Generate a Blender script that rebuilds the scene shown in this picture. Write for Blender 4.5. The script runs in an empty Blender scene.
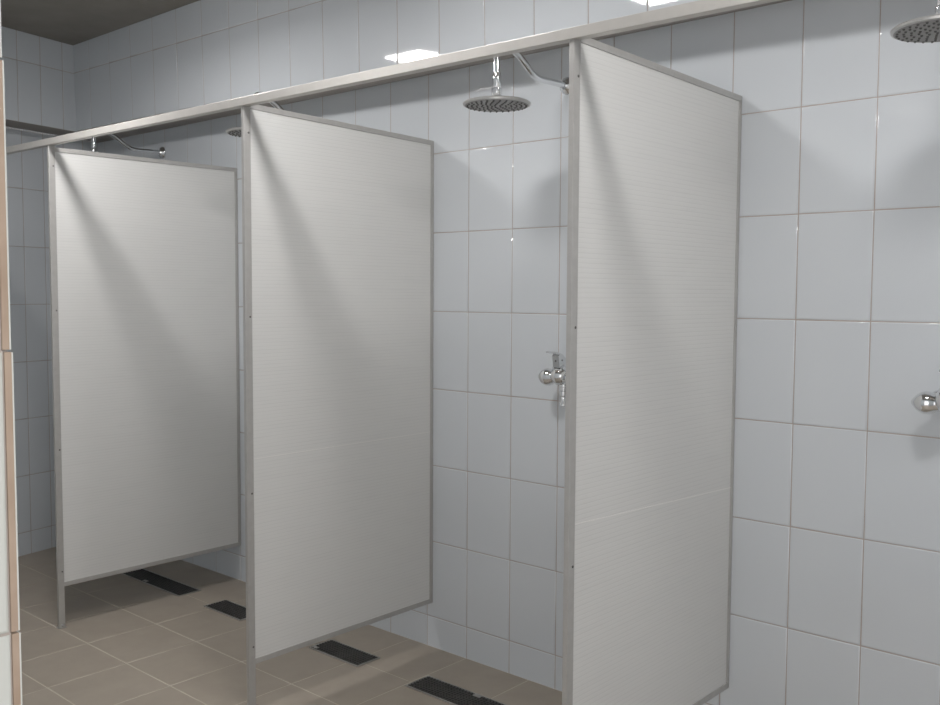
import bpy, bmesh, math, random
from mathutils import Vector, Matrix

random.seed(7)
SC = bpy.context.scene
COL = SC.collection
SC.view_settings.view_transform = 'Standard'
SC.view_settings.look = 'None'
SC.view_settings.exposure = -0.34
SC.view_settings.gamma = 1.19

# ------------------------------------------------------------------ materials
def new_mat(name):
    m = bpy.data.materials.new(name)
    m.use_nodes = True
    nt = m.node_tree
    b = nt.nodes['Principled BSDF']
    return m, nt, b

def N(nt, typ, **kw):
    n = nt.nodes.new(typ)
    for k, v in kw.items():
        setattr(n, k, v)
    return n

def noise_color(nt, b, c1, c2, scale, detail=3.0, rough=0.6):
    tc = N(nt, 'ShaderNodeTexCoord')
    nz = N(nt, 'ShaderNodeTexNoise')
    nz.inputs['Scale'].default_value = scale
    nz.inputs['Detail'].default_value = detail
    nz.inputs['Roughness'].default_value = rough
    nt.links.new(tc.outputs['Object'], nz.inputs['Vector'])
    rp = N(nt, 'ShaderNodeValToRGB')
    rp.color_ramp.elements[0].position = 0.3
    rp.color_ramp.elements[1].position = 0.7
    rp.color_ramp.elements[0].color = (*c1, 1)
    rp.color_ramp.elements[1].color = (*c2, 1)
    nt.links.new(nz.outputs['Fac'], rp.inputs['Fac'])
    nt.links.new(rp.outputs['Color'], b.inputs['Base Color'])
    return tc, nz, rp

def mat_glazed(name, c1, c2, rough=0.1):
    m, nt, b = new_mat(name)
    noise_color(nt, b, c1, c2, 1.7)
    b.inputs['Roughness'].default_value = rough
    b.inputs['IOR'].default_value = 1.5
    b.inputs['Specular IOR Level'].default_value = 0.5
    return m

def mat_plain(name, c1, c2, scale, rough, bump=0.0, metallic=0.0):
    m, nt, b = new_mat(name)
    tc, nz, rp = noise_color(nt, b, c1, c2, scale)
    b.inputs['Roughness'].default_value = rough
    b.inputs['Metallic'].default_value = metallic
    if bump:
        bp = N(nt, 'ShaderNodeBump')
        bp.inputs['Strength'].default_value = bump
        bp.inputs['Distance'].default_value = 0.002
        nt.links.new(nz.outputs['Fac'], bp.inputs['Height'])
        nt.links.new(bp.outputs['Normal'], b.inputs['Normal'])
    return m

M_TILE = mat_glazed('glazed_wall_tile', (0.574, 0.608, 0.638), (0.594, 0.627, 0.655), 0.04)
M_JAMBTILE = mat_glazed('glazed_cream_tile', (0.60, 0.615, 0.57), (0.63, 0.64, 0.59), 0.15)
M_GROUT = mat_plain('wall_grout', (0.36, 0.31, 0.275), (0.42, 0.36, 0.32), 30, 0.9)
M_BISQUE = mat_plain('tile_bisque_edge', (0.33, 0.235, 0.165), (0.42, 0.31, 0.23), 14, 0.9)
M_FLOOR = mat_plain('floor_tile', (0.275, 0.232, 0.183), (0.315, 0.268, 0.212), 9, 0.42, 0.08)
M_FGROUT = mat_plain('floor_grout', (0.46, 0.41, 0.33), (0.52, 0.46, 0.37), 25, 0.9)
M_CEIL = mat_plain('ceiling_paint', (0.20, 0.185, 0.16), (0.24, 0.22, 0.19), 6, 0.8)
M_PLASTER = mat_plain('plaster', (0.50, 0.50, 0.48), (0.55, 0.55, 0.53), 8, 0.8)
M_ALU = mat_plain('brushed_aluminium', (0.40, 0.39, 0.37), (0.44, 0.43, 0.41), 40, 0.42, 0.0, 0.35)
M_RAIL = mat_plain('rail_aluminium', (0.45, 0.432, 0.40), (0.49, 0.47, 0.435), 30, 0.40, 0.0, 0.2)
M_CHROME = mat_plain('chrome', (0.74, 0.75, 0.76), (0.80, 0.81, 0.82), 3, 0.11, 0.0, 1.0)
M_STEEL = mat_plain('brushed_steel', (0.42, 0.41, 0.39), (0.50, 0.49, 0.47), 60, 0.35, 0.0, 0.9)
M_NOZZLE = mat_plain('rubber_nozzle', (0.07, 0.07, 0.066), (0.10, 0.097, 0.093), 40, 0.6)
M_SCREW = mat_plain('dark_screw', (0.10, 0.095, 0.09), (0.16, 0.15, 0.14), 40, 0.4, 0.0, 0.8)
M_GRATE = mat_plain('dark_grate', (0.028, 0.027, 0.026), (0.05, 0.047, 0.044), 40, 0.5, 0.0, 0.3)
M_PIT_SHADE = mat_plain('drain_pit_shade', (0.004, 0.004, 0.004), (0.008, 0.008, 0.008), 20, 0.8)
M_HOUSING = mat_plain('lamp_housing', (0.5, 0.5, 0.5), (0.55, 0.55, 0.55), 10, 0.5)

def mat_sheet():
    """white twin-wall plastic sheet: fine horizontal ribs, a little light comes through"""
    m, nt, b = new_mat('white_ribbed_plastic')
    tc = N(nt, 'ShaderNodeTexCoord')
    sep = N(nt, 'ShaderNodeSeparateXYZ')
    nt.links.new(tc.outputs['Object'], sep.inputs[0])
    mul = N(nt, 'ShaderNodeMath', operation='MULTIPLY')
    mul.inputs[1].default_value = 1.0 / 0.0118
    nt.links.new(sep.outputs['Z'], mul.inputs[0])
    fr = N(nt, 'ShaderNodeMath', operation='FRACT')
    nt.links.new(mul.outputs[0], fr.inputs[0])
    rp = N(nt, 'ShaderNodeValToRGB')            # rib web position inside one pitch
    e = rp.color_ramp.elements
    e[0].position = 0.0; e[0].color = (0, 0, 0, 1)
    e[1].position = 0.16; e[1].color = (1, 1, 1, 1)
    x = e.new(0.84); x.color = (1, 1, 1, 1)
    x = e.new(1.0); x.color = (0, 0, 0, 1)
    nt.links.new(fr.outputs[0], rp.inputs['Fac'])
    mp = N(nt, 'ShaderNodeMapping')
    mp.inputs['Scale'].default_value = (1.0, 1.2, 14.0)
    nt.links.new(tc.outputs['Object'], mp.inputs['Vector'])
    nz = N(nt, 'ShaderNodeTexNoise')
    nz.inputs['Scale'].default_value = 4.0
    nz.inputs['Detail'].default_value = 4.0
    nt.links.new(mp.outputs[0], nz.inputs['Vector'])
    mixf = N(nt, 'ShaderNodeMath', operation='MULTIPLY_ADD')
    mixf.inputs[1].default_value = 0.55
    nt.links.new(rp.outputs['Color'], mixf.inputs[0])
    nt.links.new(nz.outputs['Fac'], mixf.inputs[2])
    cr = N(nt, 'ShaderNodeValToRGB')
    cr.color_ramp.elements[0].position = 0.25
    cr.color_ramp.elements[0].color = (0.68, 0.68, 0.66, 1)  # darker rib lines: shading of the webs put into the colour
    cr.color_ramp.elements[1].position = 1.15 if False else 1.0
    cr.color_ramp.elements[1].color = (0.76, 0.758, 0.735, 1)
    nt.links.new(mixf.outputs[0], cr.inputs['Fac'])
    nt.links.new(cr.outputs['Color'], b.inputs['Base Color'])
    b.inputs['Roughness'].default_value = 0.22
    b.inputs['Specular IOR Level'].default_value = 0.4
    bp = N(nt, 'ShaderNodeBump')
    bp.inputs['Strength'].default_value = 0.35
    bp.inputs['Distance'].default_value = 0.0006
    nt.links.new(rp.outputs['Color'], bp.inputs['Height'])
    nt.links.new(bp.outputs['Normal'], b.inputs['Normal'])
    tr = N(nt, 'ShaderNodeBsdfTranslucent')
    nt.links.new(cr.outputs['Color'], tr.inputs['Color'])
    mix = N(nt, 'ShaderNodeMixShader')
    mix.inputs[0].default_value = 0.16
    out = nt.nodes['Material Output']
    nt.links.new(b.outputs[0], mix.inputs[1])
    nt.links.new(tr.outputs[0], mix.inputs[2])
    nt.links.new(mix.outputs[0], out.inputs['Surface'])
    return m
M_SHEET = mat_sheet()
M_SPRAY = mat_plain('grey_spray_face', (0.17, 0.165, 0.155), (0.22, 0.215, 0.205), 50, 0.45, 0.0, 0.3)
M_STRIP = mat_plain('white_joint_strip', (0.78, 0.77, 0.74), (0.80, 0.79, 0.76), 20, 0.35)
M_SOFFIT = mat_plain('darkened_soffit', (0.24, 0.22, 0.20), (0.28, 0.26, 0.235), 10, 0.85)  # soffit colour darkened to deepen the shade under the downstand

def mat_emit(name, strength, col):
    m, nt, b = new_mat(name)
    tc = N(nt, 'ShaderNodeTexCoord')
    nz = N(nt, 'ShaderNodeTexNoise')
    nz.inputs['Scale'].default_value = 5
    nt.links.new(tc.outputs['Object'], nz.inputs['Vector'])
    rp = N(nt, 'ShaderNodeValToRGB')
    rp.color_ramp.elements[0].color = (col[0] * .97, col[1] * .97, col[2] * .97, 1)
    rp.color_ramp.elements[1].color = (*col, 1)
    nt.links.new(nz.outputs['Fac'], rp.inputs['Fac'])
    nt.links.new(rp.outputs['Color'], b.inputs['Emission Color'])
    b.inputs['Emission Strength'].default_value = strength
    b.inputs['Base Color'].default_value = (.8, .8, .8, 1)
    return m

# ------------------------------------------------------------------ mesh helpers
def obj(name, bm, mats, parent=None, smooth=None):
    me = bpy.data.meshes.new(name)
    if smooth is not None:
        for f in bm.faces:
            f.smooth = True
    bm.normal_update()
    bm.to_mesh(me)
    bm.free()
    for m in (mats if isinstance(mats, (list, tuple)) else [mats]):
        me.materials.append(m)
    o = bpy.data.objects.new(name, me)
    COL.objects.link(o)
    if smooth:
        try:
            me.set_sharp_from_angle(angle=math.radians(smooth))
        except Exception:
            pass
    if parent is not None:
        o.parent = parent
    return o

def structure(name, bm, mats, label, cat):
    o = obj(name, bm, mats)
    o['kind'] = 'structure'
    o['label'] = label
    o['category'] = cat
    return o

def thing(name, label, cat, loc, group=None):
    o = bpy.data.objects.new(name, None)
    o.empty_display_size = 0.1
    COL.objects.link(o)
    o.location = loc
    o['label'] = label
    o['category'] = cat
    if group:
        o['group'] = group
    return o

def box(bm, x0, x1, y0, y1, z0, z1, bevel=0.0, mi=0, segs=2):
    r = bmesh.ops.create_cube(bm, size=1.0)
    vs = r['verts']
    for v in vs:
        v.co = Vector(((x0 + x1) / 2 + v.co.x * (x1 - x0), (y0 + y1) / 2 + v.co.y * (y1 - y0), (z0 + z1) / 2 + v.co.z * (z1 - z0)))
    fs = set(f for v in vs for f in v.link_faces)
    if bevel:
        es = list(set(e for v in vs for e in v.link_edges))
        r = bmesh.ops.bevel(bm, geom=es, offset=bevel, segments=segs, profile=0.5, affect='EDGES')
        fs |= set(r['faces'])
    for f in fs:
        if f.is_valid:
            f.material_index = mi

def quad(bm, pts, mi=0):
    f = bm.faces.new([bm.verts.new(p) for p in pts])
    f.material_index = mi
    return f

def lathe(bm, prof, mat=Matrix.Identity(4), seg=28, mi=0, closed_ends=True):
    """profile [(r, z)] turned about local z, then moved by mat"""
    rings = []
    for r, z in prof:
        if r < 1e-6:
            rings.append([bm.verts.new(mat @ Vector((0, 0, z)))])
        else:
            rings.append([bm.verts.new(mat @ Vector((r * math.cos(2 * math.pi * i / seg), r * math.sin(2 * math.pi * i / seg), z))) for i in range(seg)])
    for a, b in zip(rings, rings[1:]):
        for i in range(seg):
            j = (i + 1) % seg
            if len(a) == 1 and len(b) == 1:
                continue
            if len(a) == 1:
                f = bm.faces.new((a[0], b[i], b[j]))
            elif len(b) == 1:
                f = bm.faces.new((a[i], b[0], a[j])) if False else bm.faces.new((a[i], a[j], b[0]))
            else:
                f = bm.faces.new((a[i], a[j], b[j], b[i]))
            f.material_index = mi
    if closed_ends:
        for ring in (rings[0], rings[-1]):
            if len(ring) > 2:
                f = bm.faces.new(ring)
                f.material_index = mi

def tube(bm, pts, r, seg=16, mi=0):
    pts = [Vector(p) for p in pts]
    prev = None
    rings = []
    up = Vector((1, 0, 0))
    for i, p in enumerate(pts):
        if i == 0: d = pts[1] - pts[0]
        elif i == len(pts) - 1: d = pts[-1] - pts[-2]
        else: d = (pts[i + 1] - pts[i]).normalized() + (pts[i] - pts[i - 1]).normalized()
        d.normalize()
        a = d.cross(up)
        if a.length < 1e-4:
            a = d.cross(Vector((0, 1, 0)))
        a.normalize()
        b = d.cross(a).normalized()
        rad = r[i] if isinstance(r, (list, tuple)) else r
        rings.append([bm.verts.new(p + a * rad * math.cos(2 * math.pi * k / seg) + b * rad * math.sin(2 * math.pi * k / seg)) for k in range(seg)])
    for a, b in zip(rings, rings[1:]):
        for i in range(seg):
            j = (i + 1) % seg
            bm.faces.new((a[i], a[j], b[j], b[i])).material_index = mi
    bm.faces.new(rings[0]).material_index = mi
    bm.faces.new(rings[-1]).material_index = mi

def fillet(pts, rad, n=6):
    """round the corners of a polyline"""
    pts = [Vector(p) for p in pts]
    out = [pts[0]]
    for a, b, c in zip(pts, pts[1:], pts[2:]):
        d1 = (a - b); d2 = (c - b)
        r = min(rad, d1.length * .49, d2.length * .49)
        p1 = b + d1.normalized() * r
        p2 = b + d2.normalized() * r
        for k in range(n + 1):
            t = k / n
            out.append(p1 * (1 - t) ** 2 + b * 2 * t * (1 - t) + p2 * t * t)
    out.append(pts[-1])
    return out

def rot_to(axis):
    return Vector((0, 0, 1)).rotation_difference(Vector(axis)).to_matrix().to_4x4()

# ------------------------------------------------------------------ tiled surfaces
def cuts(origin, pitch, a, b):
    k0 = math.ceil((a - origin) / pitch + 1e-6)
    out = [a]
    k = k0
    while origin + k * pitch < b - 1e-6:
        out.append(origin + k * pitch)
        k += 1
    out.append(b)
    return out

def tiles(bm, O, U, V, Nn, us, vs, gap=0.0022, edge=0.0040, depth=0.0024, tilt=0.0015, mi=0, gi=1, shift=None, holes=None):
    """field of slightly pillowed tiles with recessed grout; O origin, U V unit axes, Nn outward normal"""
    O, U, V, Nn = Vector(O), Vector(U), Vector(V), Vector(Nn)
    flip = U.cross(V).dot(Nn) < 0
    def P(u, v, n):
        z = Vector((0, 0, shift(u))) if shift else Vector((0, 0, 0))
        return O + U * u + V * v + Nn * n + z
    def F(pts, m, sm=False):
        vsx = pts if not flip else pts[::-1]
        f = bm.faces.new(vsx)
        f.material_index = m
        f.smooth = sm
    g = gap / 2
    steps = [(0.0, -depth), (edge * 0.32, -depth * 0.42), (edge * 0.68, -depth * 0.1), (edge, 0.0)]
    for u0, u1 in zip(us, us[1:]):
        for v0, v1 in zip(vs, vs[1:]):
            if u1 - u0 < 0.012 or v1 - v0 < 0.012:
                F([bm.verts.new(P(*c)) for c in ((u0, v0, -.0004), (u1, v0, -.0004), (u1, v1, -.0004), (u0, v1, -.0004))], mi)
                continue
            if holes and holes((u0 + u1) / 2, (v0 + v1) / 2):
                continue
            # grout bed under this tile
            F([bm.verts.new(P(*c)) for c in ((u0, v0, -depth * 0.8), (u1, v0, -depth * 0.8), (u1, v1, -depth * 0.8), (u0, v1, -depth * 0.8))], gi)
            tu, tv = random.gauss(0, tilt), random.gauss(0, tilt)
            uc, vc = (u0 + u1) / 2, (v0 + v1) / 2
            rings = []
            for ins, n in steps:
                a0, a1, b0, b1 = u0 + g + ins, u1 - g - ins, v0 + g + ins, v1 - g - ins
                rings.append([bm.verts.new(P(u, v, n + tu * (u - uc) + tv * (v - vc))) for u, v in ((a0, b0), (a1, b0), (a1, b1), (a0, b1))])
            for ra, rb in zip(rings, rings[1:]):
                for i in range(4):
                    j = (i + 1) % 4
                    F([ra[i], ra[j], rb[j], rb[i]], mi, True)
            F(rings[-1], mi)

TW, TH = 0.2088, 0.30
ROW0 = 0.12                      # height of the lowest horizontal joint (cut bottom row)
XR = 3.55                        # right wall
YF = -2.225                      # room face of the wall with the doorway
CEIL = 2.668
EA = 0.218                       # the end wall is out of square
EX = -2.78
eu = Vector((math.sin(EA), -math.cos(EA), 0))
en = Vector((math.cos(EA), math.sin(EA), 0))
BY = -0.24                       # front of the tiled downstand along the back wall
def beam_z(x): return -0.011 * (x - 1.0)

# back wall with its tiled downstand
bm = bmesh.new()
us = cuts(0.0, TW, EX - 0.02, XR)
tiles(bm, (0, 0, 0), (1, 0, 0), (0, 0, 1), (0, -1, 0), us, [-.02] + cuts(ROW0, TH, 0.0, 2.2)[1:-1] + [2.26])
us = cuts(0.076, 0.2047, -2.60, XR)
LEAN = math.radians(1.4)
tiles(bm, (0, BY, 2.189), (1, 0, 0), (0, -math.sin(LEAN), math.cos(LEAN)), (0, -math.cos(LEAN), -math.sin(LEAN)), us, [0.0, 0.30, CEIL - 2.189 + 0.05], shift=beam_z)
quad(bm, [(EX - .05, 0, 2.2205), (XR, 0, 2.2205), (XR, BY, 2.189 + beam_z(XR)), (EX - .05, BY, 2.189 + beam_z(EX))], 2)
structure('wall_back', bm, [M_TILE, M_GROUT, M_SOFFIT], 'long wall of pale blue-white glazed tiles behind the shower stalls', 'wall')

# end wall (far left) with its own downstand
bm = bmesh.new()
L = 2.6
tiles(bm, (EX, 0, 0), eu, (0, 0, 1), en, cuts(0.3535, 0.1255, 0.0, L), [-.02] + cuts(ROW0, TH, 0.0, 2.225)[1:])
O2 = Vector((EX, 0, 0)) + en * 0.18
tiles(bm, (O2.x, O2.y, 2.225), eu, (0, 0, 1), en, cuts(0.3637, 0.1300, 0.20, L), [0.0, 0.30, CEIL - 2.225 + 0.05])
a = Vector((EX, 0, 2.225)); b = a + eu * L
quad(bm, [a - eu * .06, b, b + en * 0.18, a - eu * .06 + en * 0.18], 2)
structure('wall_left', bm, [M_TILE, M_GROUT, M_SOFFIT], 'dim tiled end wall at the far left of the shower room', 'wall')

# wall with the doorway the picture is taken through; the camera looks past its tiled jamb
JX, JD0, JD1, DH = 1.34, 1.34, 2.75, 2.12
YB = YF - 0.26
bm = bmesh.new()
def hole(u, v): return JX < u < JD1 and v < DH
ux = sorted(set([round(c, 4) for c in cuts(0.05, TW, -2.45, JX - .001)] + [JX, JD1] + [round(c, 4) for c in cuts(0.05, TW, JD1 + .001, XR)]))
vz = sorted(set([round(c, 4) for c in cuts(0.129, TH, 0, DH - .001)] + [DH, CEIL]))
tiles(bm, (0, YF, 0), (1, 0, 0), (0, 0, 1), (0, 1, 0), [u for u in ux if u < JX - .03] + [JX - .022], vz)
tiles(bm, (0, YF, 0), (1, 0, 0), (0, 0, 1), (0, 1, 0), [JX, (JX + JD1) / 2, JD1], [DH, CEIL])
tiles(bm, (0, YF, 0), (1, 0, 0), (0, 0, 1), (0, 1, 0), [u for u in ux if u >= JD1], vz)
# jamb lining: one narrow tile above another, each laid a hair out of line, raw edge of the facing tile showing
vj = cuts(0.129, TH, 0, DH)
offs = {0: 0.0, 1: 0.001, 2: 0.0015, 3: 0.0012, 4: 0.0006, 5: -0.0012, 6: -0.003, 7: -.002}
for k, (z0, z1) in enumerate(zip(vj, vj[1:])):
    d = offs.get(k, 0)
    yf = YF + d
    z0g, z1g = z0 + .0014, z1 - .0014
    box(bm, JX - .02, JX, yf - 0.0015, yf, z0g, z1g, mi=3)                     # glaze lip
    box(bm, JX - .02, JX - .0004, yf - 0.0085, yf - 0.0015, z0g, z1g, mi=2)    # raw bisque edge
    tiles(bm, (JX, yf - 0.0092, 0), (0, -1, 0), (0, 0, 1), (1, 0, 0), [0, YF - YB - .009], [z0, z1], mi=3, tilt=0)
    quad(bm, [(JX - .012, yf - .001, z0), (JX - .012, yf - .26, z0), (JX - .012, yf - .26, z1), (JX - .012, yf - .001, z1)], mi=1)
quad(bm, [(JD1, YF, 0), (JD1, YB, 0), (JD1, YB, DH), (JD1, YF, DH)], mi=0)
quad(bm, [(JX, YF, DH), (JD1, YF, DH), (JD1, YB, DH), (JX, YB, DH)], mi=0)
for x0, x1, z0, z1 in ((-2.5, JX, 0, CEIL), (JD1, XR, 0, CEIL), (JX, JD1, DH, CEIL)):
    quad(bm, [(x0, YB, z0), (x1, YB, z0), (x1, YB, z1), (x0, YB, z1)], mi=0)
structure('wall_front', bm, [M_TILE, M_GROUT, M_BISQUE, M_JAMBTILE], 'cream tiled door jamb with a raw brownish tile edge at the left margin', 'wall')

bm = bmesh.new()
tiles(bm, (XR, 0, 0), (0, -1, 0), (0, 0, 1), (-1, 0, 0), cuts(0, TW, 0, -YB), cuts(ROW0, TH, 0, CEIL))
structure('wall_right', bm, [M_TILE, M_GROUT], 'tiled end wall on the right of the shower room', 'wall')

# floor
bm = bmesh.new()
FP = 0.303
tiles(bm, (0, 0, 0), (1, 0, 0), (0, -1, 0), (0, 0, 1), cuts(0.0, FP, -3.0, XR), cuts(0.0, 0.298, 0.0, 3.6), gap=0.004, edge=0.002, depth=0.0012, tilt=0.0008)
structure('floor', bm, [M_FLOOR, M_FGROUT], 'matt brown-beige square floor tiles with pale joints', 'floor')

# ceiling
bm = bmesh.new()
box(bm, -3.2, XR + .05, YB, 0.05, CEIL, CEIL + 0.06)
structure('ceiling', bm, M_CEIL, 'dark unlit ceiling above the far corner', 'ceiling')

# ------------------------------------------------------------------ partitions
PT = 1.973                   # top of the posts, underside of the rail
def make_partition(px, yfr, label, seam, ptf, ptb, PB):
    """px: plane of the face seen from the doorway, yfr: wall-side edge of the post"""
    g = 'white shower partitions along the tiled wall'
    def top(y):
        return ptb + (ptf - ptb) * y / yfr
    root = thing('shower_partition', label, 'shower partition', (px - .007, yfr - .013, 0), g)
    ox, oy = px - .007, yfr - .013
    def L_(bm):
        bmesh.ops.translate(bm, verts=bm.verts, vec=(-ox, -oy, 0))
        return bm
    TH2 = 0.007
    # post
    bm = bmesh.new()
    box(bm, px - .014, px, yfr - .026, yfr, 0.003, PT, bevel=.0012)
    post = obj('post', L_(bm), M_ALU, root, 20)
    for z in (1.892, 1.312, 0.742, 0.236):
        bm = bmesh.new()
        lathe(bm, [(0.0035, 0.0), (0.0035, .0008), (0.0025, .0016), (0.0, .0018)], Matrix.Translation((px, yfr - .008, z)) @ rot_to((1, 0, 0)), 12)
        obj('screw', L_(bm), M_SCREW, post, 40)
    bm = bmesh.new()
    box(bm, px - .022, px + .008, yfr - .030, yfr + .004, 0.0005, 0.0035, bevel=.001)
    box(bm, px + .0005, px + .003, yfr - .022, yfr - .004, 0.003, 0.022, bevel=.0008)
    foot = obj('foot_plate', L_(bm), M_STEEL, root, 20)
    bm = bmesh.new()
    lathe(bm, [(0.005, 0.0), (0.005, .002), (0.003, .004), (0, .0045)], Matrix.Translation((px + .003, yfr - .013, .012)) @ rot_to((1, 0, 0)), 12)
    obj('bolt', L_(bm), M_CHROME, foot, 40)
    # channels round the sheet (top, wall side, bottom)
    W = 0.0175
    for nm, (y0, y1, z0, z1) in (('top_channel', (yfr, -.0015, -W, 0)), ('bottom_channel', (yfr, -.0015, PB, PB + W)), ('wall_channel', (-.0165, -.0015, PB + W, ptb - W))):
        bm = bmesh.new()
        box(bm, px - .014, px, y0, y1, z0, z1, bevel=.001)
        if nm == 'top_channel':
            for v in bm.verts:
                v.co.z += top(v.co.y)
        obj(nm, L_(bm), M_ALU, root, 20)
    # sheet
    x1 = px - .003; x0 = px - .011
    parts = [(PB + W - .004, 1.5)]
    for z0, z1 in parts:
        bm = bmesh.new()
        box(bm, x0, x1, yfr - .003, -.012, z0, z1, bevel=.0009)
        for v in bm.verts:
            if v.co.z > 1.4:
                v.co.z += top(v.co.y) - W + .004 - 1.5
        obj('sheet', L_(bm), M_SHEET, root, 20)
    if seam:
        za, zb = seam
        bm = bmesh.new()
        box(bm, x0 + .002, x1 + .0006, yfr + .0005, -.0168, -.0014, .0014)
        for v in bm.verts:
            v.co.z += za + (zb - za) * (v.co.y - yfr) / (-.0168 - yfr)
        obj('joint_strip', L_(bm), M_STRIP, root)
    return root

make_partition(-1.452, -.868, 'white ribbed panel in aluminium frame nearest the dim end wall, third from the doorway', None, 1.967, 1.971, .172)
make_partition(-0.176, -.838, 'white ribbed panel in aluminium frame between the other two panels', (0.853, 0.853), 1.985, 1.969, .177)
largest = make_partition(1.0665, -.812, 'largest white ribbed panel in aluminium frame, closest to the doorway', (0.842, 0.812), 1.988, 1.973, .192)
largest.rotation_euler.z = -0.0115

# rail carried on the posts
bm = bmesh.new()
def rail_y(x): return -.842 + (x - 1.065) * 0.0222
xa, xb = -2.56, XR - .004
box(bm, xa, xb, 0, 0.026, PT, PT + .026, bevel=.0014)
for v in bm.verts:
    v.co.y += rail_y(v.co.x)
rail = obj('header_rail', bm, M_RAIL, None, 20)
rail['label'] = 'long pale aluminium rail running across the tops of the partition posts'
rail['category'] = 'rail'

# ------------------------------------------------------------------ overhead showers
def make_shower(label):
    """base point: centre of the wall flange on the wall"""
    root = thing('rain_shower', label, 'shower head', (0, 0, 0), 'chrome overhead showers on the tiled wall')
    bm = bmesh.new()
    lathe(bm, [(0.0, 0.0), (0.029, 0.0), (0.030, 0.004), (0.027, 0.010), (0.018, 0.016), (0.014, 0.022), (0.0, .022)], rot_to((0, -1, 0)), 32)
    obj('wall_flange', bm, M_CHROME, root, 40)
    arm = fillet([(0, -.012, 0), (0, -.178, -.004), (0, -.268, 0.054), (0, -.332, 0.076), (0, -.372, 0.054), (0, -.372, -.030)], 0.035, 7)
    bm = bmesh.new()
    tube(bm, arm, 0.0105, 18)
    obj('arm', bm, M_CHROME, root, 50)
    T = Matrix.Translation((0, -.372, 0))
    bm = bmesh.new()
    lathe(bm, [(0.0, -.020), (.0115, -.020), (0.0135, -.026), (.0135, -.062), (.011, -.066), (.0165, -.070), (.0165, -.088), (.012, -.094), (.012, -.101), (0, -.101)], T, 24)
    obj('swivel_joint', bm, M_CHROME, root, 40)
    bm = bmesh.new()
    lathe(bm, [(0.0, -.097), (.026, -.098), (.030, -.102), (.078, -.107), (.100, -.110), (.105, -.114), (.104, -.119), (.099, -.121), (0.0, -.121)], T, 48)
    disc = obj('spray_disc', bm, M_STEEL, root, 40)
    bm = bmesh.new()
    lathe(bm, [(0.0, -.1208), (.0985, -.1208), (.0985, -.1216), (0.0, -.1216)], T, 48)
    obj('spray_face', bm, M_SPRAY, disc, 40)
    bm = bmesh.new()
    for ring, (r, n) in enumerate(((.014, 5), (.030, 10), (.046, 15), (.062, 20), (.077, 25), (.091, 29))):
        for k in range(n):
            t = 2 * math.pi * (k + .5 * (ring % 2)) / n
            lathe(bm, [(0.0034, -.1205), (.0030, -.1235), (.0016, -.1250), (0, -.1252)], T @ Matrix.Translation((r * math.cos(t), r * math.sin(t), 0)), 8)
    noz = obj('nozzles', bm, M_NOZZLE, disc)
    noz['label'] = 'dark rubber nozzles in rings'
    return root

def children_of(o):
    return [c for c in bpy.data.objects if c.parent == o]
def copy_tree(o, parent=None):
    c = o.copy()
    COL.objects.link(c)
    c.parent = parent
    for ch in children_of(o):
        copy_tree(ch, c)
    return c

sh = make_shower('chrome overhead shower hanging in front of the wall between the middle and largest panels')
sh.location = (0.446, -.0005, 2.089)
for x, z, lab in ((1.721, 2.093, 'chrome rain shower cut off by the upper right corner of the photo'),
                  (-0.812, 2.088, 'chrome shower mostly hidden behind the middle post, its rim showing left of it'),
                  (-2.104, 2.103, 'chrome shower arm reaching above the panel nearest the dim end wall')):
    c = copy_tree(sh)
    c.location = (x, -.0005, z)
    c['label'] = lab
    if lab.startswith('chrome shower mostly'):            # this one has a taller arm and a shorter neck
        for ch in children_of(c):
            if ch.name.startswith(('spray_disc', 'swivel')):
                ch.location.z += 0.048
            if ch.name.startswith('arm'):
                ch.scale.z = 1.22

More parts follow.
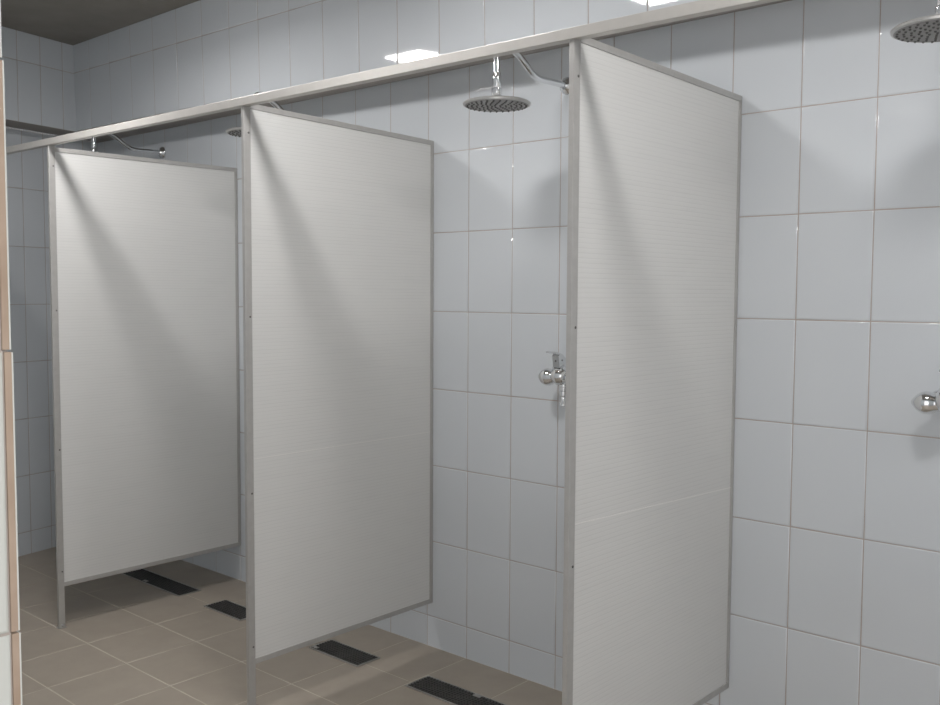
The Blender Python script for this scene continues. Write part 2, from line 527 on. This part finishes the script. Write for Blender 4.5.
# ------------------------------------------------------------------ mixer valves
def make_valve(label):
    root = thing('shower_mixer', label, 'shower tap', (0, 0, 0), 'chrome shower mixers on the tiled wall')
    for s in (-1, 1):
        bm = bmesh.new()
        T = Matrix.Translation((s * .040, 0, 0)) @ rot_to((0, -1, 0))
        lathe(bm, [(0, 0), (.027, 0), (.0285, .004), (.025, .012), (.017, .018), (.0, .018)], T, 28)
        lathe(bm, [(.0145, .016), (.0145, .05), (0, .052)], T, 6)
        obj('wall_union', bm, M_CHROME, root, 40)
    # body: rounded end lobes joined by a slimmer barrel, bulging in the middle
    bm = bmesh.new()
    def egg(c, r, k=10):
        return [(math.sqrt(max(0, 1 - (t / k * 2 - 1) ** 2)) * r, c + (t / k * 2 - 1) * r) for t in range(k + 1)]
    T = Matrix.Translation((0, -.075, 0)) @ rot_to((1, 0, 0))
    half = [(0.0, -.090), (.006, -.0885), (.014, -.082), (.0215, -.074), (.027, -.065), (.0298, -.055), (.0290, -.045), (.0255, -.036), (.0215, -.030), (.0200, -.020)]
    prof = half + [(r, -z) for r, z in half[::-1]]
    lathe(bm, prof, T, 32)
    body = obj('body', bm, M_CHROME, root, 60)
    # cartridge dome
    bm = bmesh.new()
    D = Matrix.Translation((0, -.074, .011)) @ rot_to((0, -.45, .89)) @ Matrix.Scale(1.1, 4)
    lathe(bm, [(0, -.031), (.012, -.0295), (.0235, -.0235), (.0305, -.011), (.0330, 0), (.0305, .011), (.024, .018), (.020, .021), (.020, .027), (.0, .028)], D, 32)
    obj('cartridge_dome', bm, M_CHROME, body, 50)
    # lever: upright tab with an indicator hole, then a blade curving up and forward
    bm = bmesh.new()
    fan = [(-.098, .036), (-.104, .074), (-.096, .081), (-.080, .078), (-.062, .066), (-.050, .050), (-.047, .032)]
    sides = [[bm.verts.new((x, y, z)) for y, z in fan] for x in (-.0135, .0135)]
    bm.faces.new(sides[0]); bm.faces.new(sides[1][::-1])
    for i in range(len(fan)):
        j = (i + 1) % len(fan)
        bm.faces.new((sides[0][i], sides[0][j], sides[1][j], sides[1][i]))
    prof = [(-.064, .064), (-.082, .0775), (-.100, .0835), (-.122, .0875), (-.148, .089)]
    w = [.013, .013, .0115, .0095, .006]
    t = .0032
    rows = []
    for (y, z), ww in zip(prof, w):
        rows.append([bm.verts.new((x, y, zz)) for x, zz in ((-ww, z - t), (ww, z - t), (ww, z + t), (-ww, z + t))])
    for ra, rb in zip(rows, rows[1:]):
        for i in range(4):
            j = (i + 1) % 4
            bm.faces.new((ra[i], ra[j], rb[j], rb[i]))
    bm.faces.new(rows[0]); bm.faces.new(rows[-1])
    bmesh.ops.recalc_face_normals(bm, faces=bm.faces)
    lever = obj('lever', bm, M_CHROME, root, 35)
    bm = bmesh.new()
    lathe(bm, [(0.0, -.001), (.0032, -.001), (.0032, .0008), (0, .001)], Matrix.Translation((0.0133, -.084, .060)) @ rot_to((1, 0, 0)), 12)
    lathe(bm, [(0.0, -.001), (.0032, -.001), (.0032, .0008), (0, .001)], Matrix.Translation((0.0, -.1018, .058)) @ rot_to((0, -1, 0)), 12)
    obj('indicator', bm, M_NOZZLE, lever, 40)
    # outlet under the body
    bm = bmesh.new()
    lathe(bm, [(0, -.012), (.015, -.016), (.0165, -.024), (.0165, -.030), (.011, -.032), (.011, -.044), (.0145, -.046), (.0145, -.060), (.010, -.064), (.0100, -.084), (.0125, -.087), (.0125, -.094), (0, -.095)], Matrix.Translation((0, -.056, 0)), 24)
    obj('outlet', bm, M_CHROME, root, 40)
    return root

va = make_valve('chrome lever shower tap on the wall just left of the largest panel')
va.location = (0.482, 0, 1.109)
vb = copy_tree(va)
vb.location = (1.685, 0, 1.118)
vb['label'] = 'chrome shower tap cut off by the photo edge, right of the largest panel'

# ------------------------------------------------------------------ floor drains
def make_drain(x0, x1, label, tab):
    y0, y1 = -.334, -.226
    cx, cy = (x0 + x1) / 2, (y0 + y1) / 2
    root = thing('floor_drain', label, 'drain', (cx, cy, 0), 'dark slotted floor drains along the stalls')
    hx, hy = (x1 - x0) / 2, (y1 - y0) / 2
    bm = bmesh.new()
    f = .005
    for bx in ((-hx - f, -hx, -hy - f, hy + f), (hx, hx + f, -hy - f, hy + f), (-hx, hx, -hy - f, -hy), (-hx, hx, hy, hy + f)):
        box(bm, *bx, 0.0, .0045, bevel=.0007)
    obj('drain_frame', bm, M_STEEL, root, 20)
    bm = bmesh.new()
    box(bm, -hx, hx, -hy, hy, 0.0002, .0010)  # thin black plate, its colour standing in for the dark of the hollow
    obj('pit_shade', bm, M_PIT_SHADE, root)
    bm = bmesh.new()
    n = 8
    for i in range(n):
        y = -hy + (i + .5) * 2 * hy / n
        box(bm, -hx, hx, y - .0022, y + .0022, .0012, .0040)
    m = max(6, int(2 * hx / .0135))
    for i in range(m):
        x = -hx + (i + .5) * 2 * hx / m
        box(bm, x - .0022, x + .0022, -hy, hy, .0012, .0038)
    gr = obj('grate', bm, M_GRATE, root)
    if tab is not None:
        bm = bmesh.new()
        tx, ty = tab
        box(bm, tx - cx - .016, tx - cx + .016, ty - cy - .008, ty - cy + .008, .0042, .0056, bevel=.0006)
        obj('lifting_tab', bm, M_STEEL, gr, 20)
    return root

make_drain(-1.972, -1.462, 'long dark grate in the shadow under the panel nearest the end wall', (-1.775, -.322))
make_drain(-1.252, -0.985, 'short dark grate partly hidden behind the middle post', None)
make_drain(-0.520, -0.246, 'short dark grate below the bottom edge of the middle panel', (-.505, -.322))
make_drain(0.018, 0.528, 'long dark grate at the bottom of the photo between middle and largest panels', (0.262, -.236))

# ------------------------------------------------------------------ ceiling lamps (two show mirrored in the top tiles; the last is added fill)
def make_lamp(x, y, strength, label):
    root = thing('bulkhead_lamp', label, 'lamp', (x, y, CEIL), 'ceiling lamps along the shower room')
    bm = bmesh.new()
    box(bm, -.15, .15, -.11, .11, -.185, 0.0, bevel=.012, segs=3)
    obj('lamp_housing', bm, M_HOUSING, root, 20)
    bm = bmesh.new()
    box(bm, -.11, .11, -.08, .08, -.195, -.186, bevel=.003)
    obj('diffuser', bm, mat_emit('lamp_glow', strength, (1.0, 0.975, 0.965)), root, 60)
make_lamp(-0.93, -1.135, 165, 'glowing ceiling lamp mirrored in the top tiles left of centre')
make_lamp(0.46, -1.08, 128, 'glowing ceiling lamp mirrored in the top tiles above the largest panel')
make_lamp(1.85, -1.03, 108, 'glowing ceiling lamp above the open stall by the doorway')

make_lamp(3.20, -1.05, 85, 'added unseen ceiling lamp over the far right stall')  # extra lamp added to brighten the largest panel's face

# phone light beside the lens
ld = bpy.data.lights.new('phone_light', 'POINT')
ld.energy = 15
ld.shadow_soft_size = 0.015
lo = bpy.data.objects.new('phone_light', ld)
COL.objects.link(lo)

# ------------------------------------------------------------------ camera
CX, CY, CZ = 2.35665, -2.65109, 1.39203
yaw, pitch, roll = 0.724245565, -0.0627547533, 0.00502974914
fwd = Vector((-math.sin(yaw) * math.cos(pitch), math.cos(yaw) * math.cos(pitch), math.sin(pitch)))
rt = Vector((math.cos(yaw), math.sin(yaw), 0))
up = rt.cross(fwd)
r2 = rt * math.cos(roll) + up * math.sin(roll)
u2 = up * math.cos(roll) - rt * math.sin(roll)
cd = bpy.data.cameras.new('camera')
cd.sensor_width = 36.0
cd.lens = 950.083 / 940 * 36.0
cd.clip_start = 0.02
co = bpy.data.objects.new('camera', cd)
COL.objects.link(co)
mw = Matrix((r2, u2, -fwd)).transposed().to_4x4()
mw.translation = (CX, CY, CZ)
co.matrix_world = mw
SC.camera = co
lo.location = Vector((CX, CY, CZ)) + u2 * 0.012 + r2 * 0.008 + fwd * 0.004

w = bpy.data.worlds.new('world')
w.use_nodes = True
w.node_tree.nodes['Background'].inputs[0].default_value = (0.90, 0.88, 0.885, 1)
w.node_tree.nodes['Background'].inputs[1].default_value = 1.8
SC.world = w
